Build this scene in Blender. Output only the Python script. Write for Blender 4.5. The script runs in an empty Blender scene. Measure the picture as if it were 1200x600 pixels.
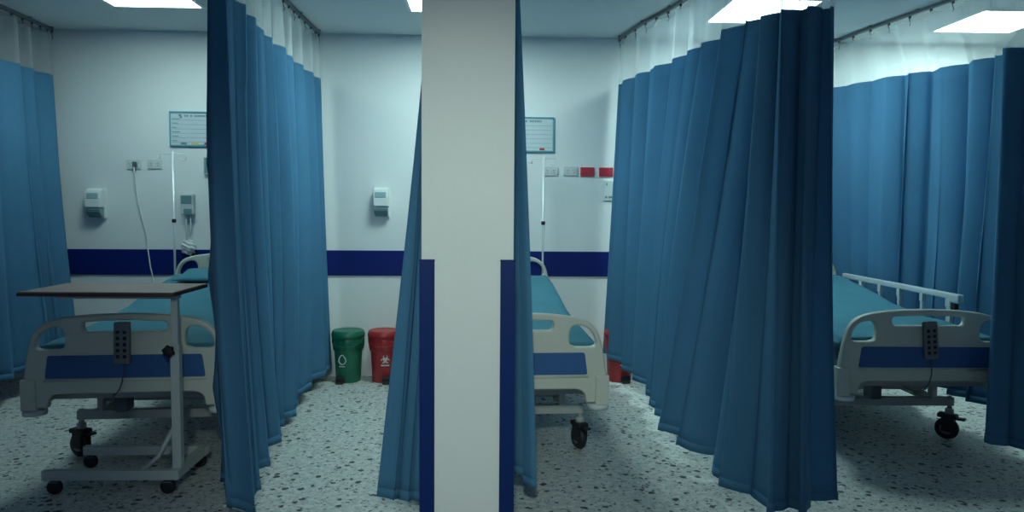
import bpy, bmesh, math, random
from mathutils import Vector, Matrix
random.seed(7)
C = bpy.context.scene.collection
PI = math.pi

# ------------------------------------------------------------------ materials
def new_mat(name):
    m = bpy.data.materials.new(name); m.use_nodes = True
    nt = m.node_tree; nt.nodes.clear()
    out = nt.nodes.new('ShaderNodeOutputMaterial')
    return m, nt, out

def plastic(name, col, rough=0.5, metal=0.0, var=0.06, scale=12.0, bump=0.0, spec=0.5, bscale=None):
    m, nt, out = new_mat(name)
    b = nt.nodes.new('ShaderNodeBsdfPrincipled')
    tc = nt.nodes.new('ShaderNodeTexCoord')
    n = nt.nodes.new('ShaderNodeTexNoise'); n.inputs['Scale'].default_value = scale; n.inputs['Detail'].default_value = 4
    nt.links.new(tc.outputs['Object'], n.inputs['Vector'])
    r = nt.nodes.new('ShaderNodeMapRange'); r.inputs['To Min'].default_value = 1 - var; r.inputs['To Max'].default_value = 1 + var
    nt.links.new(n.outputs['Fac'], r.inputs['Value'])
    v = nt.nodes.new('ShaderNodeVectorMath'); v.operation = 'SCALE'; v.inputs[0].default_value = col
    nt.links.new(r.outputs['Result'], v.inputs['Scale'])
    nt.links.new(v.outputs['Vector'], b.inputs['Base Color'])
    b.inputs['Roughness'].default_value = rough; b.inputs['Metallic'].default_value = metal
    b.inputs['Specular IOR Level'].default_value = spec
    if bump:
        n2 = nt.nodes.new('ShaderNodeTexNoise'); n2.inputs['Scale'].default_value = bscale or scale * 8
        nt.links.new(tc.outputs['Object'], n2.inputs['Vector'])
        bp = nt.nodes.new('ShaderNodeBump'); bp.inputs['Strength'].default_value = bump; bp.inputs['Distance'].default_value = 0.01
        nt.links.new(n2.outputs['Fac'], bp.inputs['Height']); nt.links.new(bp.outputs['Normal'], b.inputs['Normal'])
    nt.links.new(b.outputs[0], out.inputs[0])
    return m

def cloth(name, col, trans=0.12, weave=900.0):
    m, nt, out = new_mat(name)
    tc = nt.nodes.new('ShaderNodeTexCoord')
    n = nt.nodes.new('ShaderNodeTexNoise'); n.inputs['Scale'].default_value = 3; n.inputs['Detail'].default_value = 5
    nt.links.new(tc.outputs['Object'], n.inputs['Vector'])
    w = nt.nodes.new('ShaderNodeTexNoise'); w.inputs['Scale'].default_value = 140; w.inputs['Detail'].default_value = 2
    nt.links.new(tc.outputs['Object'], w.inputs['Vector'])
    ad = nt.nodes.new('ShaderNodeMath'); ad.operation = 'ADD'
    nt.links.new(n.outputs['Fac'], ad.inputs[0]); nt.links.new(w.outputs['Fac'], ad.inputs[1])
    r = nt.nodes.new('ShaderNodeMapRange'); r.inputs['From Max'].default_value = 2.0
    r.inputs['To Min'].default_value = 0.8; r.inputs['To Max'].default_value = 1.2
    nt.links.new(ad.outputs[0], r.inputs['Value'])
    v = nt.nodes.new('ShaderNodeVectorMath'); v.operation = 'SCALE'; v.inputs[0].default_value = col
    nt.links.new(r.outputs['Result'], v.inputs['Scale'])
    d = nt.nodes.new('ShaderNodeBsdfDiffuse'); t = nt.nodes.new('ShaderNodeBsdfTranslucent')
    sh = nt.nodes.new('ShaderNodeBsdfSheen'); sh.inputs['Roughness'].default_value = 0.4
    sh.inputs['Color'].default_value = (0.04, 0.07, 0.11, 1)
    nt.links.new(v.outputs['Vector'], d.inputs['Color']); nt.links.new(v.outputs['Vector'], t.inputs['Color'])
    mx = nt.nodes.new('ShaderNodeMixShader'); mx.inputs[0].default_value = trans
    nt.links.new(d.outputs[0], mx.inputs[1]); nt.links.new(t.outputs[0], mx.inputs[2])
    a = nt.nodes.new('ShaderNodeAddShader')
    nt.links.new(mx.outputs[0], a.inputs[0]); nt.links.new(sh.outputs[0], a.inputs[1])
    nt.links.new(a.outputs[0], out.inputs[0])
    return m

def netting(name):
    m, nt, out = new_mat(name)
    d = nt.nodes.new('ShaderNodeBsdfDiffuse'); d.inputs['Color'].default_value = (0.78, 0.82, 0.82, 1)
    t = nt.nodes.new('ShaderNodeBsdfTranslucent'); t.inputs['Color'].default_value = (0.8, 0.85, 0.85, 1)
    mx = nt.nodes.new('ShaderNodeMixShader'); mx.inputs[0].default_value = 0.45
    nt.links.new(d.outputs[0], mx.inputs[1]); nt.links.new(t.outputs[0], mx.inputs[2])
    tr = nt.nodes.new('ShaderNodeBsdfTransparent')
    m2 = nt.nodes.new('ShaderNodeMixShader')
    tc = nt.nodes.new('ShaderNodeTexCoord')
    n = nt.nodes.new('ShaderNodeTexNoise'); n.inputs['Scale'].default_value = 6
    nt.links.new(tc.outputs['Object'], n.inputs['Vector'])
    r = nt.nodes.new('ShaderNodeMapRange'); r.inputs['To Min'].default_value = 0.29; r.inputs['To Max'].default_value = 0.31
    nt.links.new(n.outputs['Fac'], r.inputs['Value']); nt.links.new(r.outputs['Result'], m2.inputs[0])
    nt.links.new(tr.outputs[0], m2.inputs[1]); nt.links.new(mx.outputs[0], m2.inputs[2])
    nt.links.new(m2.outputs[0], out.inputs[0])
    return m

def glow(name, col, s):
    m, nt, out = new_mat(name)
    e = nt.nodes.new('ShaderNodeEmission'); e.inputs['Color'].default_value = (*col, 1); e.inputs['Strength'].default_value = s
    nt.links.new(e.outputs[0], out.inputs[0]); return m

def terrazzo():
    m, nt, out = new_mat('terrazzo')
    b = nt.nodes.new('ShaderNodeBsdfPrincipled'); b.inputs['Roughness'].default_value = 0.42
    b.inputs['Specular IOR Level'].default_value = 0.3
    tc = nt.nodes.new('ShaderNodeTexCoord')
    nd = nt.nodes.new('ShaderNodeTexNoise'); nd.inputs['Scale'].default_value = 55
    nt.links.new(tc.outputs['Object'], nd.inputs['Vector'])
    off = nt.nodes.new('ShaderNodeVectorMath'); off.operation = 'MULTIPLY_ADD'
    off.inputs[1].default_value = (0.028,) * 3
    nt.links.new(nd.outputs['Color'], off.inputs[0]); nt.links.new(tc.outputs['Object'], off.inputs[2])
    cur = None
    base = nt.nodes.new('ShaderNodeTexNoise'); base.inputs['Scale'].default_value = 30; base.inputs['Detail'].default_value = 6
    nt.links.new(tc.outputs['Object'], base.inputs['Vector'])
    ramp = nt.nodes.new('ShaderNodeValToRGB')
    ramp.color_ramp.elements[0].position = 0.35; ramp.color_ramp.elements[0].color = (0.50, 0.54, 0.52, 1)
    ramp.color_ramp.elements[1].position = 0.62; ramp.color_ramp.elements[1].color = (0.74, 0.75, 0.72, 1)
    nt.links.new(base.outputs['Fac'], ramp.inputs['Fac']); cur = ramp.outputs['Color']
    for scale, thr, dist, col in ((24, 0.42, 0.42, (0.035, 0.055, 0.065)), (46, 0.45, 0.40, (0.07, 0.10, 0.11)),
                                  (44, 0.60, 0.42, (0.34, 0.37, 0.36)), (90, 0.5, 0.36, (0.17, 0.2, 0.2))):
        v = nt.nodes.new('ShaderNodeTexVoronoi'); v.inputs['Scale'].default_value = scale
        nt.links.new(off.outputs[0], v.inputs['Vector'])
        sp = nt.nodes.new('ShaderNodeSeparateColor'); nt.links.new(v.outputs['Color'], sp.inputs[0])
        g = nt.nodes.new('ShaderNodeMath'); g.operation = 'GREATER_THAN'; g.inputs[1].default_value = thr
        nt.links.new(sp.outputs[0], g.inputs[0])
        # chip radius varies from cell to cell
        rr = nt.nodes.new('ShaderNodeMath'); rr.operation = 'MULTIPLY'; rr.inputs[1].default_value = dist
        nt.links.new(sp.outputs[1], rr.inputs[0])
        l = nt.nodes.new('ShaderNodeMath'); l.operation = 'LESS_THAN'
        nt.links.new(v.outputs['Distance'], l.inputs[0]); nt.links.new(rr.outputs[0], l.inputs[1])
        mu = nt.nodes.new('ShaderNodeMath'); mu.operation = 'MULTIPLY'
        nt.links.new(g.outputs[0], mu.inputs[0]); nt.links.new(l.outputs[0], mu.inputs[1])
        mix = nt.nodes.new('ShaderNodeMix'); mix.data_type = 'RGBA'
        nt.links.new(mu.outputs[0], mix.inputs[0]); nt.links.new(cur, mix.inputs[6])
        mix.inputs[7].default_value = (*col, 1); cur = mix.outputs[2]
    nt.links.new(cur, b.inputs['Base Color']); nt.links.new(b.outputs[0], out.inputs[0])
    return m

M = dict(
    wall=plastic('wall_paint', (0.80, 0.82, 0.81), 0.6, var=0.025, scale=1.2, bump=0.02, bscale=60),
    ceil=plastic('ceiling_paint', (0.72, 0.76, 0.76), 0.8, var=0.02, scale=1.5),
    pillar=plastic('pillar_paint', (0.80, 0.80, 0.76), 0.55, var=0.03, scale=3, bump=0.05, bscale=90),
    band=plastic('blue_band', (0.006, 0.018, 0.15), 0.5, var=0.05, spec=0.15),
    guard=plastic('blue_guard', (0.005, 0.024, 0.13), 0.5, var=0.05, spec=0.2),
    floor=terrazzo(),
    cloth=cloth('blue_curtain_cloth', (0.108, 0.28, 0.455), trans=0.32),
    net=netting('white_curtain_net'),
    sheet=plastic('teal_sheet', (0.068, 0.22, 0.29), 0.85, var=0.12, scale=7, bump=0.25, bscale=14, spec=0.15),
    navy=plastic('navy_vinyl', (0.01, 0.04, 0.13), 0.5),
    cream=plastic('bed_cream_plastic', (0.62, 0.64, 0.55), 0.38, var=0.03),
    insert=plastic('bed_blue_insert', (0.035, 0.12, 0.32), 0.42, var=0.04),
    steel=plastic('painted_steel', (0.45, 0.47, 0.44), 0.4, var=0.05),
    alu=plastic('rail_aluminium', (0.75, 0.78, 0.78), 0.35, metal=0.3),
    chrome=plastic('chrome', (0.7, 0.7, 0.7), 0.2, metal=1.0),
    dark=plastic('black_rubber', (0.012, 0.013, 0.015), 0.55),
    dgrey=plastic('dark_grey_plastic', (0.10, 0.115, 0.125), 0.5),
    shade=plastic('grey_plastic', (0.17, 0.19, 0.20), 0.5),
    wood=plastic('wood_laminate', (0.33, 0.22, 0.18), 0.45, var=0.15, scale=9),
    wedge=plastic('dark_wood_edge', (0.10, 0.055, 0.04), 0.45),
    frame=plastic('table_frame_paint', (0.55, 0.60, 0.57), 0.4, var=0.04),
    white=plastic('white_plastic', (0.80, 0.82, 0.80), 0.35, var=0.02),
    offwhite=plastic('offwhite_plastic', (0.66, 0.70, 0.69), 0.4, var=0.02),
    tealgrey=plastic('tealgrey_plastic', (0.17, 0.30, 0.32), 0.3),
    palet=plastic('pale_teal_plastic', (0.36, 0.52, 0.53), 0.25),
    board=plastic('board_face', (0.60, 0.68, 0.70), 0.4, var=0.02),
    bframe=plastic('board_frame', (0.12, 0.38, 0.44), 0.4),
    line=plastic('board_print', (0.22, 0.36, 0.40), 0.5),
    red=plastic('red_plastic', (0.42, 0.025, 0.03), 0.4),
    redsock=plastic('red_socket', (0.55, 0.035, 0.06), 0.4),
    redbag=plastic('red_bag', (0.40, 0.03, 0.035), 0.3, bump=0.6, bscale=40),
    green=plastic('green_plastic', (0.012, 0.17, 0.10), 0.4),
    greenbag=plastic('green_bag', (0.008, 0.13, 0.075), 0.3, bump=0.6, bscale=40),
    yellow=plastic('yellow_magnet', (0.75, 0.6, 0.2), 0.5),
    lampweak=glow('weaker_lamp_diffuser', (0.68, 0.97, 0.96), 17.0),
    lamp=glow('lamp_diffuser', (0.68, 0.97, 0.95), 27.0),
)

# ------------------------------------------------------------------ mesh helpers
def add_box(bm, x0, x1, y0, y1, z0, z1, bev=0.0, rot=None):
    r = bmesh.ops.create_cube(bm, size=1.0)
    vs = r['verts']
    for v in vs:
        v.co = Vector(((x0 + x1) / 2 + v.co.x * (x1 - x0), (y0 + y1) / 2 + v.co.y * (y1 - y0), (z0 + z1) / 2 + v.co.z * (z1 - z0)))
    if bev:
        es = list({e for v in vs for e in v.link_edges})
        bmesh.ops.bevel(bm, geom=es, offset=bev, segments=2, affect='EDGES', profile=0.6)

def add_tube(bm, pts, r, seg=10, caps=True):
    pts = [Vector(p) for p in pts]
    rings = []
    up = None
    for i, p in enumerate(pts):
        a = pts[max(i - 1, 0)]; b = pts[min(i + 1, len(pts) - 1)]
        t = (b - a).normalized()
        if up is None:
            up = Vector((0, 0, 1)) if abs(t.z) < 0.9 else Vector((1, 0, 0))
        n = t.cross(up)
        if n.length < 1e-4: n = t.orthogonal()
        n.normalize(); u = n.cross(t).normalized(); up = u
        rr = r[i] if isinstance(r, (list, tuple)) else r
        rings.append([bm.verts.new(p + n * rr * math.cos(k * 2 * PI / seg) + u * rr * math.sin(k * 2 * PI / seg)) for k in range(seg)])
    for i in range(len(rings) - 1):
        for k in range(seg):
            f = bm.faces.new((rings[i][k], rings[i][(k + 1) % seg], rings[i + 1][(k + 1) % seg], rings[i + 1][k])); f.smooth = True
    if caps:
        bm.faces.new(rings[0][::-1]); bm.faces.new(rings[-1])

def add_lathe(bm, prof, seg=32, M4=None, wob=None):
    rings = []
    for j, (r, z) in enumerate(prof):
        ring = []
        for k in range(seg):
            a = k * 2 * PI / seg
            rr = r + (wob(a, z) if wob else 0)
            co = Vector((rr * math.cos(a), rr * math.sin(a), z))
            if M4: co = M4 @ co
            ring.append(bm.verts.new(co))
        rings.append(ring)
    for i in range(len(rings) - 1):
        for k in range(seg):
            f = bm.faces.new((rings[i][k], rings[i][(k + 1) % seg], rings[i + 1][(k + 1) % seg], rings[i + 1][k])); f.smooth = True
    bm.faces.new(rings[0][::-1]); bm.faces.new(rings[-1])

def link_mesh(name, bm, mat, parent=None, smooth=False):
    bmesh.ops.recalc_face_normals(bm, faces=bm.faces)
    me = bpy.data.meshes.new(name); bm.to_mesh(me); bm.free()
    if smooth:
        for p in me.polygons: p.use_smooth = True
    me.materials.append(mat)
    o = bpy.data.objects.new(name, me); C.objects.link(o)
    if parent: o.parent = parent
    return o

def part(name, mat, parent, fn, smooth=False):
    bm = bmesh.new(); fn(bm); return link_mesh(name, bm, mat, parent, smooth)

def box(name, mat, parent, *a):
    return part(name, mat, parent, lambda bm: add_box(bm, *a))

def tube(name, mat, parent, pts, r, seg=10):
    return part(name, mat, parent, lambda bm: add_tube(bm, pts, r, seg))

def thing(name, label, cat, loc=(0, 0, 0), rotz=0, group=None):
    o = bpy.data.objects.new(name, None); C.objects.link(o)
    o.location = loc; o.rotation_euler = (0, 0, rotz); o.empty_display_size = 0.1
    o['label'] = label; o['category'] = cat
    if group: o['group'] = group
    return o

def dup(root, loc, rotz, label):
    r = root.copy(); C.objects.link(r); r.location = loc; r.rotation_euler = (0, 0, rotz); r['label'] = label
    for ch in list(root.children):
        c = ch.copy(); C.objects.link(c); c.parent = r
        for g in list(ch.children):
            d = g.copy(); C.objects.link(d); d.parent = c
    return r

def struct(name, mat, *a):
    o = box(name, mat, None, *a); o['kind'] = 'structure'; return o

def smooth_closed(pts, n=6):
    """closed Catmull-Rom through pts -> list"""
    out = []
    N = len(pts)
    for i in range(N):
        p0, p1, p2, p3 = (Vector(pts[(i + k - 1) % N]) for k in range(4))
        for j in range(n):
            t = j / n
            out.append(0.5 * ((2 * p1) + (-p0 + p2) * t + (2 * p0 - 5 * p1 + 4 * p2 - p3) * t * t + (-p0 + 3 * p1 - 3 * p2 + p3) * t ** 3))
    return out

def rounded(pts, rads, n=5):
    """polygon with rounded corners"""
    out = []
    N = len(pts)
    for i in range(N):
        p = Vector(pts[i]); a = Vector(pts[i - 1]); b = Vector(pts[(i + 1) % N]); r = rads[i] if isinstance(rads, (list, tuple)) else rads
        if r <= 0: out.append(p); continue
        da = (a - p); db = (b - p)
        q = p + da.normalized() * min(r, da.length * 0.49); s = p + db.normalized() * min(r, db.length * 0.49)
        for k in range(n + 1):
            t = k / n
            out.append((1 - t) ** 2 * q + 2 * t * (1 - t) * p + t * t * s)
    return out

def plate(name, mat, parent, loops, y0, y1, bev=0.004):
    """flat plate standing in the x-z plane, outline + holes, thickness y0..y1, rounded edges"""
    cu = bpy.data.curves.new(name, 'CURVE'); cu.dimensions = '2D'; cu.fill_mode = 'BOTH'
    cu.extrude = (y1 - y0) / 2 - bev; cu.bevel_depth = bev; cu.bevel_resolution = 2; cu.offset = -bev
    for lp in loops:
        s = cu.splines.new('POLY'); s.points.add(len(lp) - 1)
        for i, p in enumerate(lp): s.points[i].co = (p[0], p[1], 0, 1)
        s.use_cyclic_u = True
    tmp = bpy.data.objects.new('outline_source', cu); C.objects.link(tmp)
    dg = bpy.context.evaluated_depsgraph_get()
    me = bpy.data.meshes.new_from_object(tmp.evaluated_get(dg))
    bpy.data.objects.remove(tmp); bpy.data.curves.remove(cu)
    me.transform(Matrix.Translation((0, (y0 + y1) / 2, 0)) @ Matrix.Rotation(PI / 2, 4, 'X'))
    me.materials.clear(); me.materials.append(mat); me.name = name
    o = bpy.data.objects.new(name, me); C.objects.link(o); o.parent = parent
    return o

# ------------------------------------------------------------------ room
WY = 5.95
struct('floor', M['floor'], -5.4, 5.9, -2.6, WY + 0.1, -0.1, 0)
def ceiling_fn(bm): add_box(bm, -5.4, 5.9, -2.6, WY + 0.1, 2.7, 2.8)
o = part('ceiling', M['ceil'], None, ceiling_fn); o['kind'] = 'structure'
struct('wall_back', M['wall'], -5.4, 5.9, WY, WY + 0.1, 0, 2.7)
struct('wall_left', M['wall'], -5.5, -5.4, -2.6, WY, 0, 2.7)
struct('wall_right', M['wall'], 5.9, 6.0, -2.6, WY, 0, 2.7)
struct('trim_1', M['band'], -5.4, 5.9, WY - 0.012, WY, 0.81, 1.01, 0.004)
struct('pillar', M['pillar'], -0.235, 0.117, 2.855, 3.10, 0, 2.7)['kind'] = 'structure'

def guard(label, sx, x):
    g = thing('corner_guard', label, 'corner guard', (x, 2.855, 0))
    def fn(bm):
        t = 0.008; w = 0.05
        prof = [(-t, -t), (w, -t), (w, 0), (0, 0), (0, w * 0.9), (-t, w * 0.9)]
        lo = [bm.verts.new((sx * a, b, 0.0)) for a, b in prof]; hi = [bm.verts.new((sx * a, b, 1.146)) for a, b in prof]
        n = len(prof)
        for i in range(n): bm.faces.new((lo[i], lo[(i + 1) % n], hi[(i + 1) % n], hi[i]))
        bm.faces.new(lo[::-1]); bm.faces.new(hi)
    part('cover', M['guard'], g, fn)
    box('end_cap', M['guard'], g, *((-0.009, 0.051) if sx > 0 else (-0.051, 0.009)), -0.0095, 0.0, 1.143, 1.149)
guard('long navy corner guard on the left edge of the white pillar', 1, -0.235)
guard('long navy corner guard on the right edge of the white pillar', -1, 0.117)

# ceiling lights
lampdefs = [(-2.2, 4.93, 'square ceiling light panel above the bed with the rolling table'),
            (-0.21, 4.92, 'square ceiling light panel cut by the left edge of the white pillar'),
            (1.88, 5.07, 'square ceiling light panel seen through the net above the right gathered curtain'),
            (3.63, 5.23, 'square ceiling light panel in the upper right corner of the room')]
L0 = None
for x, y, lab in lampdefs:
    if L0 is None:
        L0 = thing('ceiling_light', lab, 'ceiling light', (x, y, 2.7), 0, 'square ceiling light panels')
        def fr(bm):
            for a in ((-0.31, 0.31, -0.31, -0.285), (-0.31, 0.31, 0.285, 0.31), (-0.31, -0.285, -0.285, 0.285), (0.285, 0.31, -0.285, 0.285)):
                add_box(bm, *a, -0.012, 0.0, 0.002)
        part('frame', M['white'], L0, fr)
        box('diffuser', M['lamp'], L0, -0.285, 0.285, -0.285, 0.285, -0.008, 0)
    else:
        dup(L0, (x, y, 2.7), 0, lab)
# leftmost diffuser is set to glow weaker, to darken the left bay
for ch in L0.children:
    if ch.name.startswith('diffuser'):
        ch.data = ch.data.copy(); ch.data.materials[0] = M['lampweak']

# ------------------------------------------------------------------ curtains
def catmull(pts, u):
    n = len(pts) - 1
    f = min(max(u * n, 0), n - 1e-6); i = int(f); t = f - i
    p0 = Vector(pts[max(i - 1, 0)]); p1 = Vector(pts[i]); p2 = Vector(pts[i + 1]); p3 = Vector(pts[min(i + 2, n)])
    return 0.5 * ((2 * p1) + (-p0 + p2) * t + (2 * p0 - 5 * p1 + 4 * p2 - p3) * t * t + (-p0 + 3 * p1 - 3 * p2 + p3) * t ** 3)

def curtain(label, stations, seed, lam=0.17, amp=0.045, hooks=True, rows=26, ztop_net=2.645, bottom_gain=1.2, group=None, rail=None, side=1):
    """stations: (top xyz, bottom xyz, wavelength factor, amplitude factor) along the track"""
    rnd = random.Random(seed)
    rails = [(a, b, 0) for a, b in rail] if rail else [s[0] for s in stations]
    tops = [s[0] for s in stations]; bots = [s[1] for s in stations]
    lf = [(s[2] if len(s) > 2 else 1.0, s[3] if len(s) > 3 else 1.0, 0) for s in stations]
    NS = 600
    # fold phase follows the length of the top and bottom lines
    ph = [0.0]; length = 0
    for i in range(NS):
        a = catmull(tops, i / NS); b = catmull(tops, (i + 1) / NS)
        a2 = catmull(bots, i / NS); b2 = catmull(bots, (i + 1) / NS)
        d = max((b - a).length, 0.7 * (b2 - a2).length); length += d
        ph.append(ph[-1] + d / (lam * catmull(lf, i / NS)[0]))
    total = ph[-1]
    nf = int(total) + 3
    ampl = [rnd.uniform(0.55, 1.25) for _ in range(nf * 2 + 4)]
    skew = [rnd.uniform(-0.22, 0.22) for _ in range(nf + 4)]
    drift = [rnd.uniform(-1, 1) for _ in range(nf + 4)]
    drop = [rnd.uniform(-1, 1) for _ in range(nf + 4)]
    def lerp(arr, x):
        i = int(x); t = x - i; t = t * t * (3 - 2 * t); return arr[i] * (1 - t) + arr[i + 1] * t
    cols = max(int(total * 16), 60)
    # sample u at even phase
    us = []; j = 0
    for c in range(cols + 1):
        target = total * c / cols
        while j < NS - 1 and ph[j + 1] < target: j += 1
        us.append((j + (target - ph[j]) / max(ph[j + 1] - ph[j], 1e-9)) / NS)
    def point(c, t, net=1.0):
        u = min(max(us[c], 0), 1); p = total * c / cols
        P = catmull(tops, u); Q = catmull(bots, u)
        e = 1e-3
        tg = (catmull(tops, min(u + e, 1)) - catmull(tops, max(u - e, 0))) * (1 - t) + (catmull(bots, min(u + e, 1)) - catmull(bots, max(u - e, 0))) * t
        tg.z = 0; tg.normalize(); nr = Vector((-tg.y, tg.x, 0))
        pp = p + lerp(skew, p) * 1.2 + lerp(drift, p) * 0.28 * t
        h = math.sin(2 * PI * pp); h = math.copysign(abs(h) ** 0.75, h)
        cv = side * (1.9 * abs(math.sin(PI * (pp + 0.25 * side))) ** 0.55 - 1.1); h = (0.35 * h + 0.75 * cv) * net + (1 - net) * h
        h += 0.10 * math.sin(2 * PI * pp * 2.3 + 1.7)
        A = amp * catmull(lf, u)[1] * lerp(ampl, p * 2 if p * 2 < len(ampl) - 2 else 0) * (0.75 + (bottom_gain - 0.75) * t)
        slide = net * 0.35 * A * math.sin(4 * PI * pp + 0.5)
        base = P.lerp(Q, t)
        k = 0.012 * lerp(drop, p)
        if t > 0.5: base.z += k * (t - 0.5) * 2
        big = 0.03 * lerp(drift, p * 0.4) * math.sin(t * PI)
        v = base + nr * (A * h + big) + tg * slide
        return v
    root = thing('privacy_curtain', label, 'curtain', (0, 0, 0), 0, group)
    org = point(0, 1); org.z = 0
    root.location = org
    bm = bmesh.new()
    grid = [[bm.verts.new(point(c, r / rows) - org) for c in range(cols + 1)] for r in range(rows + 1)]
    for r in range(rows):
        for c in range(cols):
            f = bm.faces.new((grid[r][c], grid[r][c + 1], grid[r + 1][c + 1], grid[r + 1][c])); f.smooth = True
    fab = link_mesh('curtain_cloth', bm, M['cloth'], root, True)
    sm = fab.modifiers.new('thickness', 'SOLIDIFY'); sm.thickness = 0.003
    # hem band sewn along the bottom
    bm = bmesh.new()
    g0 = [[], []]
    for c in range(cols + 1):
        a = point(c, 1) - org; b = point(c, 0.982) - org
        g0[0].append((a, b))
    rows2 = []
    for s in (-1, 1):
        up = []; lo = []
        for c in range(cols + 1):
            a, b = g0[0][c]
            c2 = min(c + 1, cols); c1 = max(c - 1, 0)
            t = (g0[0][c2][0] - g0[0][c1][0]); t.z = 0; t.normalize(); n = Vector((-t.y, t.x, 0)) * 0.0035 * s
            lo.append(bm.verts.new(a + n - Vector((0, 0, 0.002)))); up.append(bm.verts.new(b + n))
        rows2.append((lo, up))
    for c in range(cols):
        (l0, u0), (l1, u1) = rows2
        bm.faces.new((l0[c], l0[c + 1], u0[c + 1], u0[c])); bm.faces.new((l1[c + 1], l1[c], u1[c], u1[c + 1]))
        bm.faces.new((l0[c + 1], l0[c], l1[c], l1[c + 1])); bm.faces.new((u0[c], u0[c + 1], u1[c + 1], u1[c]))
    link_mesh('hem', bm, M['cloth'], root, True)
    # white net header
    bm = bmesh.new(); nr_ = 6
    def npoint(c, r):
        f = r / nr_; v = point(c, 0, 1 - min(1, f * 1.2))
        a = catmull(tops, us[c])
        z = v.z + (ztop_net - v.z) * f - (0.012 * abs(math.sin(PI * total * c / cols)) if r == nr_ else 0)
        w = 1 - 0.35 * f
        q = catmull(rails, us[c]) - a
        return Vector((a.x + (v.x - a.x) * w + q.x * f, a.y + (v.y - a.y) * w + q.y * f, z)) - org
    grid = [[bm.verts.new(npoint(c, r)) for c in range(cols + 1)] for r in range(nr_ + 1)]
    for r in range(nr_):
        for c in range(cols):
            f = bm.faces.new((grid[r][c], grid[r][c + 1], grid[r + 1][c + 1], grid[r + 1][c])); f.smooth = True
    link_mesh('net_header', bm, M['net'], root, True)
    # hooks
    if hooks:
        src = None
        n = max(int(length / 0.13), 3)
        for i in range(n + 1):
            a = catmull(rails, min(max(i / n, 0.004), 0.996)) - org
            if src is None:
                def hk(bm):
                    add_tube(bm, [(0, 0, -0.035), (0.006, 0, -0.02), (0, 0, 0.0), (-0.004, 0, 0.015), (0, 0, 0.03)], 0.0028, 6)
                    add_box(bm, -0.008, 0.008, -0.006, 0.006, 0.016, 0.03, 0.002)
                src = part('hook', M['dgrey'], root, hk); h = src
            else:
                h = src.copy(); C.objects.link(h); h.parent = root
            h.location = (a.x, a.y, 2.645)
    return root

def track(label, pts):
    o = Vector(pts[0]); t = thing('curtain_track', label, 'curtain track', (o.x, o.y, 2.7))
    def fn(bm):
        P = [catmull([(p[0], p[1], 0) for p in pts], i / 24) - Vector((o.x, o.y, 0)) for i in range(25)]
        prev = None
        for i, p in enumerate(P):
            a = P[max(i - 1, 0)]; b = P[min(i + 1, 24)]; d = (b - a).normalized(); n = Vector((-d.y, d.x, 0)) * 0.012
            ring = [bm.verts.new(p + n + Vector((0, 0, -0.002))), bm.verts.new(p - n + Vector((0, 0, -0.002))),
                    bm.verts.new(p - n + Vector((0, 0, -0.024))), bm.verts.new(p + n + Vector((0, 0, -0.024)))]
            if prev:
                for k in range(4): bm.faces.new((prev[k], prev[(k + 1) % 4], ring[(k + 1) % 4], ring[k]))
            else: bm.faces.new(ring[::-1])
            prev = ring
        bm.faces.new(prev)
    part('channel', M['shade'], t, fn)
    n = max(len(pts), 3)
    for i in range(n):
        p = catmull([(q[0], q[1], 0) for q in pts], (i + 0.15) / n)
        b = box('ceiling_bracket', M['dgrey'], t, -0.022, 0.022, -0.015, 0.015, -0.004, 0.0, 0.001)
        b.location = (p.x - o.x, p.y - o.y, 0)
    return t

# far left curtain
c1 = [((-3.29, 5.90, 2.33), (-3.10, 5.86, 0.20)), ((-3.28, 5.55, 2.33), (-3.15, 5.55, 0.19)), ((-3.25, 5.0, 2.33), (-3.21, 5.0, 0.19)),
      ((-3.22, 4.4, 2.33), (-3.26, 4.4, 0.19)), ((-3.2, 3.9, 2.33), (-3.25, 3.9, 0.18))]
curtain('blue privacy curtain at the left end, left of the bed with the rolling table', c1, 3, 0.26, 0.065)
track('ceiling curtain track of the leftmost curtain', [(s[0][0], s[0][1]) for s in c1])
# curtain right of the left bed
c2 = [((-1.27, 5.88, 2.33), (-1.20, 5.86, 0.10), 1, 0.4), ((-1.285, 5.3, 2.33), (-1.245, 5.15, 0.10), 1, 0.6), ((-1.29, 4.75, 2.33), (-1.215, 4.45, 0.10)),
      ((-1.25, 4.05, 2.33), (-1.17, 3.95, 0.09)), ((-1.21, 3.6, 2.32), (-1.135, 3.5, 0.09)), ((-1.075, 3.10, 2.3), (-0.98, 3.03, 0.06))]
curtain('long blue privacy curtain hanging beside the table bed, in front of the green bin', c2, 11, 0.27, 0.075)
track('ceiling curtain track above the curtain beside the table bed', [(s[0][0], s[0][1]) for s in c2])
# gathered curtains behind the pillar
cp = [((0.0, 3.34, 2.28), (-0.02, 3.36, 0.07), 0.7, 0.8), ((-0.12, 3.27, 2.28), (-0.17, 3.27, 0.04), 0.7, 0.8), ((-0.235, 3.2, 2.28), (-0.44, 3.16, 0.11), 0.9, 0.6)]
curtain('narrow gathered blue curtain flaring out from the left side of the white pillar', cp, 5, 0.11, 0.03, side=-1)
track('short ceiling curtain track behind the left side of the pillar', [(s[0][0], s[0][1]) for s in cp])
cq = [((0.05, 3.62, 2.28), (0.06, 3.60, 0.15), 0.8, 0.7), ((0.10, 3.45, 2.28), (0.14, 3.42, 0.15), 0.8, 0.7), ((0.14, 3.24, 2.28), (0.225, 3.17, 0.13), 0.9, 0.6)]
curtain('narrow gathered blue curtain hanging along the right side of the white pillar', cq, 8, 0.11, 0.03, side=-1)
track('short ceiling curtain track behind the right side of the pillar', [(s[0][0], s[0][1]) for s in cq])
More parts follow.
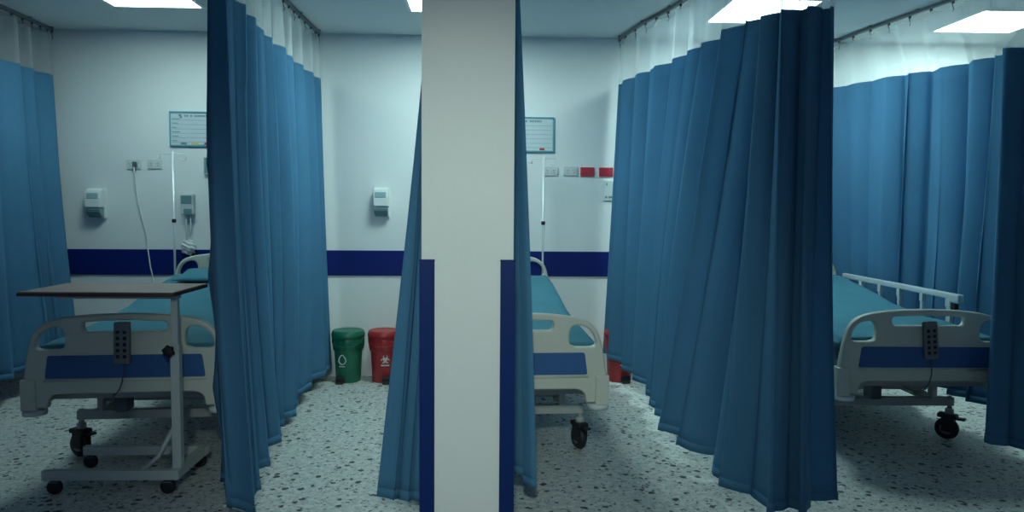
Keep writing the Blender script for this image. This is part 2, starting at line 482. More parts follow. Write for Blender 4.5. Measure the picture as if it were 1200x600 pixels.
# big curtain right of the middle bed
c3 = [((1.06, 5.90, 2.33), (0.955, 5.87, 0.20), 1, 0.3), ((1.14, 5.4, 2.33), (1.08, 5.44, 0.17), 1, 0.55), ((1.25, 4.95, 2.33), (1.12, 4.8, 0.14), 1, 0.75), ((1.33, 4.4, 2.33), (1.09, 4.3, 0.13), 1, 1),
      ((1.38, 3.9, 2.32), (1.10, 3.85, 0.13), 1, 1.1), ((1.38, 3.56, 2.26), (1.15, 3.4, 0.12), 1, 0.9), ((1.28, 3.27, 2.205), (1.15, 3.12, 0.12), 0.5, 0.9), ((1.36, 3.19, 2.2), (1.30, 3.04, 0.10), 0.40, 1.05),
      ((1.47, 3.17, 2.2), (1.47, 3.08, 0.12), 0.40, 0.95)]
curtain('large dark blue curtain bunched at its near end, between the middle and right beds', c3, 23, 0.27, 0.085, side=-1)
track('ceiling curtain track above the large bunched curtain between middle and right beds', [(s[0][0], s[0][1]) for s in c3])
# far right curtain
c4 = [((2.66, 5.915, 2.33), (2.68, 5.915, 0.2), 0.8, 0.12), ((2.80, 5.86, 2.33), (2.94, 5.90, 0.2), 1, 0.15), ((2.92, 5.4, 2.32), (2.99, 5.4, 0.2), 1, 0.8), ((3.05, 4.9, 2.30), (3.02, 4.9, 0.2), 1, 0.9), ((3.06, 4.45, 2.28), (3.02, 4.45, 0.2), 1, 0.9),
      ((3.02, 4.1, 2.24), (3.01, 4.05, 0.2), 0.8, 0.8), ((2.88, 3.92, 2.2), (2.90, 3.76, 0.19), 0.7, 0.5), ((2.68, 3.80, 2.19), (2.58, 3.66, 0.19), 0.7, 0.3), ((2.84, 3.70, 2.18), (2.74, 3.56, 0.17), 0.8, 0.5),
      ((3.1, 3.6, 2.17), (3.0, 3.5, 0.15), 1, 0.9), ((3.6, 3.5, 2.17), (3.5, 3.4, 0.15), 1, 1)]
rail4 = [(2.66, 5.91), (2.76, 5.86), (2.83, 5.4), (2.92, 4.9), (2.99, 4.45), (3.03, 4.15), (3.07, 3.95), (3.1, 3.8), (3.15, 3.65), (3.25, 3.5), (3.6, 3.4)]
curtain('dark blue privacy curtain at the right end, wrapping round the right bed', c4, 31, 0.26, 0.075, rail=rail4, side=-1)
track('ceiling curtain track of the rightmost curtain', rail4)

# ------------------------------------------------------------------ beds
def board_loops():
    half = [(0.0, 0.835), (0.16, 0.831), (0.30, 0.815), (0.375, 0.79), (0.42, 0.74), (0.445, 0.64), (0.462, 0.53), (0.468, 0.385),
            (0.36, 0.385), (0.355, 0.43), (0.325, 0.453), (0.0, 0.453)]
    right = half; left = [(-x, z) for x, z in half[1:-1]][::-1]
    # order: from bottom centre up the right side, over, down the left
    pts = [(0.0, 0.453)] + [(0.325, 0.453), (0.355, 0.43), (0.36, 0.385), (0.468, 0.385), (0.462, 0.53), (0.445, 0.64), (0.42, 0.74), (0.375, 0.79), (0.30, 0.815), (0.16, 0.831), (0.0, 0.835)]
    pts += [(-x, z) for x, z in pts[1:-1]][::-1]
    rad = {(0.325, 0.453): 0.03, (0.355, 0.43): 0.02, (0.36, 0.385): 0.01, (0.468, 0.385): 0.012, (0.42, 0.74): 0.04, (0.375, 0.79): 0.04, (0.445, 0.64): 0.04, (0.462, 0.53): 0.02, (0.30, 0.815): 0.05, (0.16, 0.831): 0.06}
    rl = [rad.get((abs(p[0]), p[1]), 0.0) for p in pts]
    outer = rounded([Vector(p) for p in pts], rl)
    slot = rounded([Vector(p) for p in ((-0.19, 0.748), (0.19, 0.748), (0.195, 0.795), (0.0, 0.803), (-0.195, 0.795))], [0.02, 0.02, 0.02, 0.03, 0.02])
    def tear(s):
        p = [(0.275, 0.685), (0.275, 0.745), (0.30, 0.772), (0.345, 0.768), (0.385, 0.74), (0.405, 0.695), (0.395, 0.668), (0.33, 0.664), (0.295, 0.668)]
        return [Vector((s * v[0], v[1])) for v in smooth_closed(p, 4)]
    return [outer, slot, tear(1), tear(-1)]

def bed(label, loc, rotz, rail=False, pole=None, cast=(0.1, 0.05, -0.1, 0.2)):
    b = thing('hospital_bed', label, 'bed', loc, rotz, 'hospital beds')
    LP = board_loops()
    insert_loop = rounded([Vector(p) for p in ((-0.365, 0.528), (0.365, 0.528), (0.35, 0.638), (-0.35, 0.638))], 0.012)
    fb = plate('footboard', M['cream'], b, LP, -0.02, 0.025, 0.009)
    pi = plate('blue_panel', M['insert'], fb, [insert_loop], -0.0235, -0.018, 0.001)
    ridge = part('ridge', M['cream'], fb, lambda bm: [add_tube(bm, [(-0.37, -0.02, 0.517), (0.37, -0.02, 0.517)], 0.006, 8)])
    for s in (-1, 1):
        x0, x1 = sorted((s * 0.405, s * 0.474))
        box('corner_block', M['cream'], fb, x0, x1, -0.032, 0.045, 0.375, 0.525, 0.008)
        part('bumper_disc', M['offwhite'], fb, lambda bm: add_lathe(bm, [(0.01, 0.378), (0.052, 0.374), (0.055, 0.366), (0.052, 0.352), (0.01, 0.349)], 24, Matrix.Translation((s * 0.425, 0.005, 0))))
    # headboard: same moulding, mounted higher
    hb = plate('headboard', M['cream'], b, LP, 2.05, 2.09, 0.009); hb.location = (0, 0, 0.17)
    hi = plate('blue_panel', M['insert'], hb, [insert_loop], 2.046, 2.0515, 0.001)
    # mattress and sheet
    prof = [(0.05, 0.67), (0.5, 0.685), (0.9, 0.70), (1.1, 0.72), (1.35, 0.765), (1.6, 0.80), (1.85, 0.83), (1.99, 0.84)]
    def slab(bm, x, off, low, ny=40, nx=16, wav=0.0, y0=0.05, y1=1.99):
        rows = []
        rnd = random.Random(4)
        for i in range(ny + 1):
            y = y0 + (y1 - y0) * i / ny
            yc = min(max(y, prof[0][0]), prof[-1][0]); z = prof[0][1]
            for k in range(len(prof) - 1):
                if prof[k][0] <= yc <= prof[k + 1][0] + 1e-6:
                    t = (yc - prof[k][0]) / (prof[k + 1][0] - prof[k][0]); z = prof[k][1] + (prof[k + 1][1] - prof[k][1]) * t; break
            zt = z + off
            ring = []
            cs = [(-x, zt - low)] + [(-x - 0.004 * math.sin(7 * y), zt - low / 2), (-x, zt - 0.03), (-x + 0.012, zt - 0.01)]
            for j in range(nx + 1):
                xx = (-x + 0.03) + (2 * x - 0.06) * j / nx
                cs.append((xx, zt + wav * (math.sin(9 * xx + 3 * y) * math.sin(7 * y + 4 * xx) + 0.5 * math.sin(23 * xx - 14 * y))))
            cs += [(x - 0.012, zt - 0.01), (x, zt - 0.03), (x + 0.004 * math.sin(8 * y), zt - low / 2), (x, zt - low)]
            rows.append([bm.verts.new((a, y, c)) for a, c in cs])
        for i in range(ny):
            n = len(rows[i])
            for j in range(n):
                f = bm.faces.new((rows[i][j], rows[i][(j + 1) % n], rows[i + 1][(j + 1) % n], rows[i + 1][j])); f.smooth = True
        bm.faces.new(rows[0]); bm.faces.new(rows[-1][::-1])
    mt = part('mattress', M['navy'], b, lambda bm: slab(bm, 0.425, -0.008, 0.185))
    part('bed_sheet', M['sheet'], mt, lambda bm: slab(bm, 0.437, 0.004, 0.06, wav=0.006, y0=0.045, y1=1.995))
    # deck and frames
    def deck(bm):
        add_box(bm, -0.42, 0.42, 0.03, 1.0, 0.44, 0.475, 0.006)
        for s in (-1, 1):
            add_box(bm, s * 0.40 - 0.02, s * 0.40 + 0.02, 0.02, 2.055, 0.40, 0.44, 0.004)
            add_box(bm, s * 0.36 - 0.02, s * 0.36 + 0.02, 1.0, 2.0, 0.47, 0.50, 0.004)
        # raised back section supports
        add_tube(bm, [(-0.3, 1.1, 0.42), (-0.3, 1.6, 0.66)], 0.015); add_tube(bm, [(0.3, 1.1, 0.42), (0.3, 1.6, 0.66)], 0.015)
        for y in (0.12, 0.9, 2.0): add_box(bm, -0.40, 0.40, y - 0.02, y + 0.02, 0.40, 0.44, 0.004)
    part('deck_frame', M['steel'], b, deck)
    def base(bm):
        for s in (-1, 1): add_box(bm, s * 0.345 - 0.02, s * 0.345 + 0.02, 0.43, 1.95, 0.205, 0.25, 0.004)
        for y in (0.45, 1.9): add_box(bm, -0.43, 0.43, y - 0.022, y + 0.022, 0.205, 0.255, 0.005)
        add_box(bm, -0.32, -0.29, 0.42, 0.47, 0.25, 0.40, 0.003); add_box(bm, 0.29, 0.32, 0.42, 0.47, 0.25, 0.40, 0.003)
        for y in (0.5, 1.75):
            add_box(bm, -0.30, 0.30, y - 0.015, y + 0.015, 0.29, 0.325, 0.004)
        for s in (-1, 1):
            add_tube(bm, [(s * 0.3, 0.6, 0.24), (s * 0.3, 0.95, 0.42)], 0.016); add_tube(bm, [(s * 0.3, 1.6, 0.24), (s * 0.3, 1.9, 0.42)], 0.016)
    part('base_frame', M['steel'], b, base)
    def act(bm):
        add_tube(bm, [(-0.13, 0.30, 0.37), (-0.13, 0.75, 0.33)], 0.024, 14); add_tube(bm, [(-0.13, 0.74, 0.33), (-0.13, 1.05, 0.31)], 0.012)
        add_box(bm, -0.16, -0.10, 0.24, 0.34, 0.29, 0.44, 0.008)
        add_tube(bm, [(0.12, 1.0, 0.30), (0.12, 1.5, 0.42)], 0.022, 14)
    part('lift_actuator', M['dgrey'], b, act)
    # casters
    k = 0
    for y in (0.45, 1.9):
        for s in (-1, 1):
            a = cast[k]; k += 1
            f = part('caster', M['steel'], b, lambda bm: (add_tube(bm, [(0, 0, 0.15), (0, 0, 0.262)], 0.013, 12),
                                                          add_tube(bm, [(0, 0, 0.150), (0, 0, 0.185)], 0.024, 12)))
            f.location = (s * 0.415, y, 0); f.rotation_euler = (0, 0, a)
            part('fork', M['dark'], f, lambda bm: (add_box(bm, -0.032, 0.032, -0.045, 0.06, 0.128, 0.155, 0.01),
                                                  add_box(bm, -0.032, -0.024, -0.03, 0.035, 0.05, 0.14, 0.003), add_box(bm, 0.024, 0.032, -0.03, 0.035, 0.05, 0.14, 0.003),
                                                  add_box(bm, -0.022, 0.022, -0.085, -0.035, 0.125, 0.138, 0.004)))
            R90 = Matrix.Translation((0, 0.01, 0.065)) @ Matrix.Rotation(PI / 2, 4, 'Y')
            part('wheel', M['dark'], f, lambda bm: add_lathe(bm, [(0.02, -0.02), (0.055, -0.02), (0.0635, -0.012), (0.065, 0), (0.0635, 0.012), (0.055, 0.02), (0.02, 0.02)], 32, R90))
            part('hub', M['shade'], f, lambda bm: add_lathe(bm, [(0.008, -0.024), (0.03, -0.0235), (0.034, -0.02), (0.034, 0.02), (0.03, 0.0235), (0.008, 0.024)], 20, R90))
    if rail:
        r = part('side_rail', M['alu'], b, lambda bm: (add_box(bm, 0.446, 0.478, 0.47, 1.98, 0.824, 0.862, 0.01), add_box(bm, 0.443, 0.481, 0.46, 0.56, 0.805, 0.862, 0.012)))
        ps = None
        for y in (0.57, 0.86, 1.14, 1.40, 1.68, 1.93):
            w = 0.022 if y == 0.57 else 0.014
            box('rail_post', M['alu'], r, 0.462 - 0.011, 0.462 + 0.011, y - w, y + w, 0.52, 0.828, 0.004)
            box('rail_clip', M['offwhite'], r, 0.462 - 0.015, 0.462 + 0.015, y - w - 0.004, y + w + 0.004, 0.775, 0.826, 0.004)
        box('lower_rail', M['alu'], r, 0.446, 0.476, 0.5, 1.98, 0.46, 0.525, 0.008)
        box('latch', M['dark'], r, 0.45, 0.476, 0.50, 0.545, 0.74, 0.806, 0.006)
    if pole:
        px, hooks = pole
        p = tube('infusion_pole', M['alu'], b, [(px, 2.115, 0.30), (px, 2.115, 1.755)], 0.008, 12)
        tube('hook_bar', M['alu'], p, [(px - 0.115, 2.115, 1.715), (px - 0.11, 2.115, 1.70), (px - 0.09, 2.115, 1.70), (px - 0.09, 2.115, 1.735), (px, 2.115, 1.74), (px + 0.095, 2.115, 1.735), (px + 0.095, 2.115, 1.70), (px + 0.075, 2.115, 1.685), (px + 0.055, 2.115, 1.70)], 0.0035, 8)
        part('clamp_knob', M['dark'], p, lambda bm: add_lathe(bm, [(0.012, -0.014), (0.016, -0.01), (0.016, 0.01), (0.012, 0.014)], 12, Matrix.Translation((px, 2.115, 1.24))))
        box('pole_bracket', M['steel'], p, px - 0.015, px + 0.015, 2.05, 2.13, 0.40, 0.44, 0.004)
    return b

bed('cream hospital bed with teal sheet behind the rolling overbed table', (-1.70, 3.60, 0), 0.075, pole=(-0.455, 1), cast=(1.1, 0.2, 0.2, 0))
bed('cream hospital bed partly hidden behind the white pillar', (0.155, 3.64, 0), 0.045, pole=(0.405, 1), cast=(0.2, 0.35, 0.1, 0.4))
bed('cream hospital bed with raised silver side rail at the right', (2.34, 3.81, 0), -0.028, rail=True, cast=(0.1, 0.8, 0.1, 0))

# pillow on left bed
def pillow_fn(bm):
    nx, ny = 22, 14
    for s in (1, -1):
        g = []
        for j in range(ny + 1):
            row = []
            for i in range(nx + 1):
                u = -1 + 2 * i / nx; v = -1 + 2 * j / ny
                h = (max(0, 1 - abs(u) ** 2.6) ** 0.5) * (max(0, 1 - abs(v) ** 2.4) ** 0.5)
                pin = 1 - 0.06 * (1 - abs(u)) - 0
                row.append(bm.verts.new((0.30 * u * (1 - 0.05 * (1 - v * v)), 0.19 * v * (1 - 0.07 * (1 - u * u)), s * 0.055 * h + 0.004 * math.sin(9 * u + 5 * v) * h)))
            g.append(row)
        for j in range(ny):
            for i in range(nx): bm.faces.new((g[j][i], g[j][i + 1], g[j + 1][i + 1], g[j + 1][i]))
    bmesh.ops.remove_doubles(bm, verts=bm.verts, dist=0.0006)
pw = part('pillow', M['sheet'], None, pillow_fn, True)
pw.location = (-1.865, 5.40, 0.862); pw.scale = (1, 1, 0.55); pw.rotation_euler = (0.14, 0, 0.075)
pw['label'] = 'flat teal covered pillow at the head of the bed behind the rolling table'; pw['category'] = 'pillow'

# bed remote handsets hung on footboards
def remote(label, loc, tilt):
    t = thing('bed_remote', label, 'remote control', loc, 0, 'bed remotes hung on the footboards')
    t.rotation_euler = (0, tilt, 0.0)
    box('body', M['shade'], t, -0.037, 0.037, -0.014, 0.010, -0.10, 0.10, 0.008)
    src = None
    for r in range(5):
        for c in (-1, 1):
            if src is None:
                src = box('button', M['dark'], t, -0.008, 0.008, -0.018, -0.013, -0.008, 0.008, 0.003); bt = src
            else:
                bt = src.copy(); C.objects.link(bt); bt.parent = t
            bt.location = (c * 0.016, 0, 0.052 - r * 0.029)
    part('hanger_hook', M['dgrey'], t, lambda bm: (add_box(bm, -0.02, 0.02, 0.006, 0.026, 0.0885, 0.098, 0.003)))
    pts = [(0.003, 0, -0.10)]
    for i in range(1, 13):
        a = i / 12; pts.append((0.003 - 0.09 * math.sin(a * PI / 2) ** 3, 0.0 + 0.30 * max(0, a - .6) , -0.10 - 0.175 * math.sin(a * PI * 0.62)))
    tube('cable', M['dgrey'], t, pts, 0.0032, 8)
    return t
remote('grey handset with dark buttons hung on the footboard behind the rolling table', (-1.705, 3.566, 0.698), 0.02)
remote('grey handset with dark buttons hung on the footboard of the right bed', (2.34, 3.776, 0.675), -0.09)

# ------------------------------------------------------------------ overbed table
t = thing('overbed_table', 'rolling overbed table with brown laminate top and grey frame', 'table', (-1.46, 3.62, 0))
tt = part('table_top', M['wood'], t, lambda bm: add_box(bm, -0.635, 0.055, -0.20, 0.215, 0.937, 0.955, 0.003))
box('edge_band', M['wedge'], tt, -0.638, 0.058, -0.203, 0.218, 0.934, 0.949, 0.003)
box('support_bracket', M['frame'], t, -0.50, 0.045, -0.13, -0.08, 0.916, 0.934, 0.003)
c = box('column', M['frame'], t, 0.004, 0.046, -0.125, -0.085, 0.113, 0.70, 0.004)
box('inner_column', M['frame'], c, 0.009, 0.040, -0.120, -0.091, 0.69, 0.918, 0.003)
kn = part('height_knob', M['dark'], t, lambda bm: add_lathe(bm, [(0.006, -0.045), (0.024, -0.043), (0.027, -0.03), (0.022, -0.022), (0.01, -0.018), (0.008, -0.008)], 40,
     Matrix.Translation((0.008, -0.118, 0.675)) @ Matrix.Rotation(-PI / 2, 4, 'X') @ Matrix.Rotation(0.3, 4, 'Z'), wob=lambda a, z: 0.003 * math.cos(6 * a)))
box('base_bar', M['frame'], t, -0.58, 0.045, -0.16, -0.12, 0.07, 0.115, 0.004)
box('base_bar', M['frame'], t, -0.58, 0.045, 0.20, 0.24, 0.07, 0.115, 0.004)
box('side_bar', M['frame'], t, 0.003, 0.043, -0.13, 0.21, 0.0705, 0.1145, 0.003)
part('brace', M['frame'], t, lambda bm: (add_tube(bm, [(0.006, -0.105, 0.30), (-0.06, -0.12, 0.17), (-0.14, -0.14, 0.10)], 0.013, 4)))
for x, y in ((-0.53, -0.14), (-0.01, -0.14), (-0.55, 0.22), (0.0, 0.22)):
    w = part('caster_wheel', M['dark'], t, lambda bm: add_lathe(bm, [(0.008, -0.013), (0.028, -0.013), (0.034, -0.008), (0.035, 0), (0.034, 0.008), (0.028, 0.013), (0.008, 0.013)], 24,
            Matrix.Translation((0, 0, 0.035)) @ Matrix.Rotation(PI / 2, 4, 'X')))
    w.location = (x, y, 0)
    part('stem', M['dgrey'], w, lambda bm: (add_tube(bm, [(0, 0, 0.055), (0, 0, 0.074)], 0.008, 10), add_box(bm, -0.02, 0.02, -0.018, 0.018, 0.055, 0.064, 0.003)))

# ------------------------------------------------------------------ things on the back wall
F = WY  # wall face
def dispenser(label, x, z, w=0.125, h=0.215):
    t = thing('soap_dispenser', label, 'soap dispenser', (x, F, z), 0, 'wall soap dispensers')
    box('back_plate', M['white'], t, -w / 2, w / 2, -0.02, 0, -0.02, h, 0.006)
    def cov(bm):
        n = 10
        prof = [(0.0, h - 0.002), (-0.06, h - 0.004), (-0.088, h - 0.02), (-0.10, h * 0.6), (-0.10, h * 0.30), (-0.02, h * 0.30)]
        a = [bm.verts.new((-w / 2 + 0.004, y, z_)) for y, z_ in prof]; b = [bm.verts.new((w / 2 - 0.004, y, z_)) for y, z_ in prof]
        m = len(prof)
        for i in range(m): bm.faces.new((a[i], a[(i + 1) % m], b[(i + 1) % m], b[i]))
        bm.faces.new(a); bm.faces.new(b[::-1])
        bmesh.ops.bevel(bm, geom=list(bm.edges), offset=0.006, segments=2, affect='EDGES')
    part('cover', M['white'], t, cov)
    box('window', M['palet'], t, -w / 2 + 0.02, w / 2 - 0.02, -0.103, -0.095, h * 0.62, h * 0.82, 0.004)
    def lev(bm):
        prof = [(-0.02, h * 0.29), (-0.098, h * 0.29), (-0.10, h * 0.18), (-0.08, 0.015), (-0.05, -0.012), (-0.02, -0.015)]
        a = [bm.verts.new((-w / 2 + 0.010, y, z_)) for y, z_ in prof]; b = [bm.verts.new((w / 2 - 0.010, y, z_)) for y, z_ in prof]
        m = len(prof)
        for i in range(m): bm.faces.new((a[i], a[(i + 1) % m], b[(i + 1) % m], b[i]))
        bm.faces.new(a); bm.faces.new(b[::-1])
        bmesh.ops.bevel(bm, geom=list(bm.edges), offset=0.008, segments=2, affect='EDGES')
    part('push_lever', M['tealgrey'], t, lev)
    return t
dispenser('white soap dispenser with grey lever on the wall left of the power cord', -3.0, 1.27)
dispenser('white soap dispenser with grey lever on the wall above the green and red bins', -0.80, 1.295)

def board(label, x0, x1, z0, z1, header):
    t = thing('patient_board', label, 'board', ((x0 + x1) / 2, F, z0))
    w = (x1 - x0) / 2; h = z1 - z0
    def fr(bm):
        k = 0.011
        add_box(bm, -w, w, -0.018, 0, 0, k, 0.002); add_box(bm, -w, w, -0.018, 0, h - k, h, 0.002)
        add_box(bm, -w, -w + k, -0.018, 0, k, h - k, 0.002); add_box(bm, w - k, w, -0.018, 0, k, h - k, 0.002)
    part('frame', M['bframe'], t, fr)
    box('panel', M['board'], t, -w + 0.008, w - 0.008, -0.010, 0, 0.008, h - 0.008)
    def pr(bm):
        for i in range(6):
            z = h * 0.12 + i * h * 0.125
            add_box(bm, -w + 0.02, w - 0.02, -0.0115, -0.0095, z, z + 0.0025)
            add_box(bm, -w + 0.02, -w + 0.055 + 0.012 * (i % 3), -0.0115, -0.0095, z + 0.008, z + 0.015)
    part('ruled_lines', M['line'], t, pr)
    def hd(bm):
        x = -w + 0.115
        for n, ww in ((2, 0.016), (1, 0.018), (7, 0.014)):
            for i in range(n): add_box(bm, x, x + ww * 0.7, -0.012, -0.0095, h - 0.042, h - 0.026); x += ww
            x += 0.014
        # crest: a small swirl-like emblem
        add_box(bm, -w + 0.070, -w + 0.092, -0.012, -0.0095, h - 0.040, h - 0.022, 0.0008); add_box(bm, -w + 0.082, -w + 0.096, -0.012, -0.0095, h - 0.054, h - 0.034, 0.0008)
    part('header_print', M['tealgrey'], t, hd)
    return t
b1 = board('blue-framed patient board on the wall above the left infusion pole', -2.44, -2.06, 1.815, 2.085, True)
b2 = board('blue-framed patient board on the wall right of the pillar', 0.17, 0.557, 1.80, 2.075, True)
def magnet(par, mat, x0, x1, z0=0.014, z1=0.030):
    box('colour_tab', mat, par, x0, x1, -0.014, -0.0095, z0, z1, 0.001)
magnet(b1, M['tealgrey'], -0.105, -0.06); magnet(b1, M['yellow'], -0.025, 0.03); magnet(b1, M['offwhite'], 0.032, 0.07); magnet(b1, M['redsock'], 0.075, 0.13)
magnet(b2, M['redsock'], 0.08, 0.12)

def socket(label, x, z, mat, w=0.112, h=0.072, group='white wall sockets'):
    t = thing('wall_socket', label, 'socket', (x, F, z), 0, group)
    box('face_plate', mat, t, -w / 2, w / 2, -0.010, 0, -h / 2, h / 2, 0.003)
    for s in (-1, 1):
        o_ = box('outlet', mat, t, -0.019, 0.019, -0.013, -0.008, -0.022, 0.022, 0.003); o_.location = (s * 0.026, 0, 0)
        part('slots', M['dgrey'], o_, lambda bm: (add_box(bm, -0.008, -0.005, -0.0138, -0.012, 0.0, 0.012), add_box(bm, 0.005, 0.008, -0.0138, -0.012, 0.0, 0.012), add_box(bm, -0.003, 0.003, -0.0138, -0.012, -0.013, -0.007)))
    return t
socket('white double socket with the power cord plugged in, on the left wall stretch', -2.72, 1.672, M['offwhite'])
socket('white double socket between the plugged-in cord and the left infusion pole', -2.56, 1.675, M['offwhite'])
socket('left white double socket below the board right of the pillar', 0.535, 1.65, M['offwhite'])
socket('white double socket next to the red sockets right of the pillar', 0.695, 1.652, M['offwhite'])
socket('red double socket beside the white ones right of the pillar', 0.828, 1.647, M['redsock'], group='red wall sockets')
socket('red double socket nearest the large bunched curtain', 0.978, 1.647, M['redsock'], group='red wall sockets')

# power cord
t = thing('power_cord', 'white power cord hanging from the wall socket down behind the left bed', 'power cord', (-2.706, F, 1.672))
part('plug', M['dgrey'], t, lambda bm: add_box(bm, -0.012, 0.014, -0.045, -0.0135, -0.02, 0.02, 0.006))
tube('cord', M['white'], t, [(0.0, -0.036, -0.015), (0.002, -0.04, -0.06), (0.006, -0.03, -0.18), (0.02, -0.022, -0.30), (0.045, -0.02, -0.42), (0.075, -0.02, -0.55), (0.085, -0.022, -0.66), (0.105, -0.03, -0.80), (0.14, -0.04, -0.95), (0.2, -0.03, -1.2), (0.24, -0.03, -1.38)], 0.0045, 8)

# wall unit with hose, bag
t = thing('suction_regulator', 'small white and teal unit on the wall beside the left infusion pole', 'wall unit', (-2.305, F, 1.285))
box('body', M['offwhite'], t, -0.047, 0.050, -0.06, 0, 0.0, 0.16, 0.008)
box('gauge_window', M['tealgrey'], t, -0.040, 0.043, -0.064, -0.058, 0.085, 0.148, 0.003)
box('lower_window', M['tealgrey'], t, -0.02, 0.043, -0.064, -0.058, 0.01, 0.045, 0.003)
tube('hose', M['offwhite'], t, [(-0.012, -0.03, 0.002), (-0.014, -0.035, -0.07), (-0.01, -0.04, -0.15), (0.0, -0.045, -0.215)], 0.006, 8)
tube('hose', M['offwhite'], t, [(0.02, -0.03, 0.002), (0.022, -0.035, -0.08), (0.018, -0.04, -0.16), (0.0, -0.045, -0.215)], 0.005, 8)
def bag_fn(bm):
    bmesh.ops.create_icosphere(bm, subdivisions=4, radius=1.0)
    for v in bm.verts:
        c = v.co.copy(); n = 0.16 * math.sin(7 * c.x + 3) * math.sin(6 * c.y + 8 * c.z) + 0.10 * math.sin(13 * c.z + 5 * c.x)
        c *= (1 + n); v.co = Vector((c.x * 0.055, c.y * 0.035, c.z * 0.058 - 0.055))
pb = part('plastic_bag', M['white'], None, bag_fn, True); pb.location = (-2.30, F - 0.042, 1.085)
pb['label'] = 'crumpled white plastic bag hanging at the hose end above the left headboard'; pb['category'] = 'bag'

# partly hidden wall box and call panel
t = thing('oxygen_outlet', 'small grey wall box just left of the long curtain, below the board', 'wall box', (-2.12, F, 1.60))
box('housing', M['offwhite'], t, -0.062, 0.062, -0.03, 0, 0, 0.14, 0.005)
box('front', M['tealgrey'], t, -0.052, 0.052, -0.034, -0.028, 0.012, 0.128, 0.003)
t = thing('nurse_call_panel', 'white vertical call panel under the red sockets, beside the bunched curtain', 'wall panel', (1.0, F, 1.42))
box('plate', M['offwhite'], t, -0.04, 0.04, -0.012, 0, 0, 0.16, 0.003)
part('slots', M['tealgrey'], t, lambda bm: (add_box(bm, -0.028, -0.012, -0.014, -0.011, 0.02, 0.035), add_box(bm, 0.0, 0.03, -0.014, -0.011, 0.02, 0.035), add_box(bm, -0.02, -0.01, -0.014, -0.011, 0.12, 0.14)))

# ------------------------------------------------------------------ bins
def wrap(bm, polys, r0, y_c, thick=0.002):
    """put flat shapes (x,z polygons) on the front of a cylinder of radius r0"""
    for poly in polys:
        fr = []; bk = []
        for x, z in poly:
            a = x / r0
            fr.append(bm.verts.new(((r0 + thick) * math.sin(a), y_c - (r0 + thick) * math.cos(a), z)))
            bk.append(bm.verts.new(((r0 - 0.004) * math.sin(a), y_c - (r0 - 0.004) * math.cos(a), z)))
        bm.faces.new(fr); n = len(poly)
        for i in range(n): bm.faces.new((fr[i], fr[(i + 1) % n], bk[(i + 1) % n], bk[i]))
def ring_polys(cx, cz, r, w, a0=0, a1=2 * PI, n=24, top=0):
    out = []
    for i in range(n):
        p = a0 + (a1 - a0) * i / n; q = a0 + (a1 - a0) * (i + 1) / n
        def pt(a, rr):
            s = max(0, math.sin(a)) ** 6 * top
            return (cx + rr * math.cos(a), cz + rr * math.sin(a) + s)
        out.append([pt(p, r), pt(q, r), pt(q, r - w), pt(p, r - w)])
    return out
def bin_(label, loc, body, bag, kind, sx):
    t = thing('waste_bin', label, 'bin', loc, 0, 'plastic waste bins by the wall')
    part('body', body, t, lambda bm: add_lathe(bm, [(0.088, 0.0), (0.094, 0.004), (0.108, 0.30), (0.112, 0.345)], 40))
    part('liner_bag', bag, t, lambda bm: add_lathe(bm, [(0.105, 0.245), (0.114, 0.250), (0.119, 0.28), (0.121, 0.32), (0.12, 0.352), (0.112, 0.356)], 64,
         wob=lambda a, z: 0.003 * math.sin(11 * a + 20 * z) + 0.002 * math.sin(23 * a) if z < 0.34 else 0))
    part('lid', body, t, lambda bm: add_lathe(bm, [(0.118, 0.346), (0.127, 0.35), (0.129, 0.372), (0.124, 0.384), (0.122, 0.394), (0.112, 0.402), (0.10, 0.398), (0.03, 0.400)], 48))
    part('handle', body, t, lambda bm: add_tube(bm, [(-0.123, -0.01, 0.34), (-0.11, -0.075, 0.312), (-0.06, -0.122, 0.292), (0, -0.135, 0.285), (0.06, -0.122, 0.292), (0.11, -0.075, 0.312), (0.123, -0.01, 0.34)], 0.0035, 8))
    def ped(bm):
        add_box(bm, sx - 0.03, sx + 0.03, -0.15, -0.08, 0.004, 0.022, 0.006); add_box(bm, sx - 0.038, sx + 0.038, -0.10, -0.06, 0.0, 0.055, 0.012)
    part('pedal', M['dark'], t, ped)
    def sym(bm):
        if kind == 'drop':
            wrap(bm, ring_polys(-0.03, 0.178, 0.033, 0.007, top=0.014), 0.107, 0)
            wrap(bm, [[(-0.055, 0.128), (-0.008, 0.128), (-0.008, 0.134), (-0.055, 0.134)]], 0.105, 0)
        else:
            for k in range(3):
                a = PI / 2 + k * 2 * PI / 3
                wrap(bm, ring_polys(0.02 + 0.019 * math.cos(a), 0.186 + 0.019 * math.sin(a), 0.018, 0.006, a + PI + 0.0 - 2.5 + 0, a + PI + 2.5 - 0, n=16), 0.107, 0)
            wrap(bm, ring_polys(0.02, 0.186, 0.017, 0.004, n=18), 0.107, 0)
            wrap(bm, [[(-0.012, 0.136), (0.052, 0.136), (0.052, 0.144), (-0.012, 0.144)]], 0.105, 0)
    part('printed_symbol', M['offwhite'], t, sym)
    return t
bin_('green plastic waste bin with liner and white ring symbol beside the long curtain', (-1.045, 5.79, 0), M['green'], M['greenbag'], 'drop', -0.045)
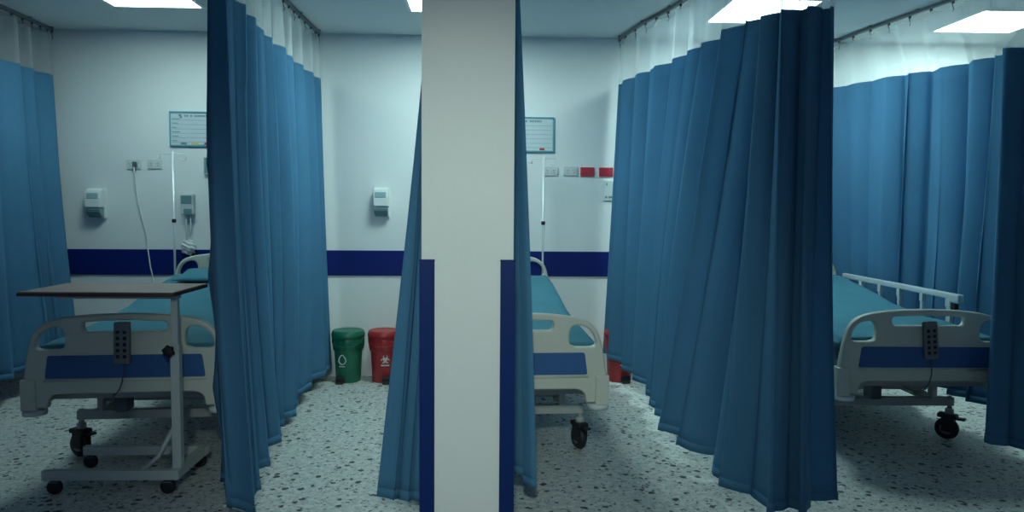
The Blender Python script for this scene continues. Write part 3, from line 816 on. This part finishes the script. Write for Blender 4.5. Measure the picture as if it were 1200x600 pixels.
bin_('red plastic waste bin with white biohazard symbol left of the pillar curtain', (-0.765, 5.79, 0), M['red'], M['redbag'], 'bio', 0.03)
bin_('red plastic waste bin peeking out under the large bunched curtain', (1.085, 5.80, 0), M['red'], M['redbag'], 'bio', 0.03)

# ------------------------------------------------------------------ light, world, camera
L = bpy.data.lights.new('aisle_fill', 'AREA'); L.shape = 'RECTANGLE'; L.size = 0.6; L.size_y = 0.6; L.energy = 5; L.color = (0.86, 1.0, 0.93)  # added fill light, out of view, lifts near curtain fronts and floor
lo = bpy.data.objects.new('aisle_fill', L); C.objects.link(lo); lo.location = (0.1, 0.5, 2.68)
S = bpy.data.lights.new('pillar_fill_spot', 'SPOT'); S.energy = 235; S.color = (0.79, 1.0, 0.93); S.spot_size = math.radians(44); S.spot_blend = 1.0; S.shadow_soft_size = 0.12  # unseen spot added only to brighten the pillar face
so = bpy.data.objects.new('pillar_fill_spot', S); C.objects.link(so); so.location = (-0.06, -0.6, 2.4)
so.rotation_euler = (Vector((-0.06, 2.855, 0.95)) - Vector(so.location)).to_track_quat('-Z', 'Y').to_euler()
w = bpy.data.worlds.new('world'); bpy.context.scene.world = w; w.use_nodes = True
bg = w.node_tree.nodes['Background']; bg.inputs[0].default_value = (0.22, 0.40, 1.0, 1); bg.inputs[1].default_value = 0.15

cam = bpy.data.cameras.new('camera'); cam.sensor_width = 36; cam.lens = 873 / 1200 * 36; cam.clip_start = 0.05
co = bpy.data.objects.new('camera', cam); C.objects.link(co)
yaw = math.atan(34 / 873); pitch = math.atan(54 / 873); roll = math.radians(0.43)
mw = Matrix.Rotation(-yaw, 4, 'Z') @ Matrix.Rotation(PI / 2 - pitch, 4, 'X') @ Matrix.Rotation(roll, 4, 'Z')
co.matrix_world = Matrix.Translation((0, 0, 1.34)) @ mw
bpy.context.scene.camera = co
vs = bpy.context.scene.view_settings
vs.view_transform = 'Standard'; vs.look = 'None'; vs.gamma = 1; vs.exposure = 0; vs.use_curve_mapping = False
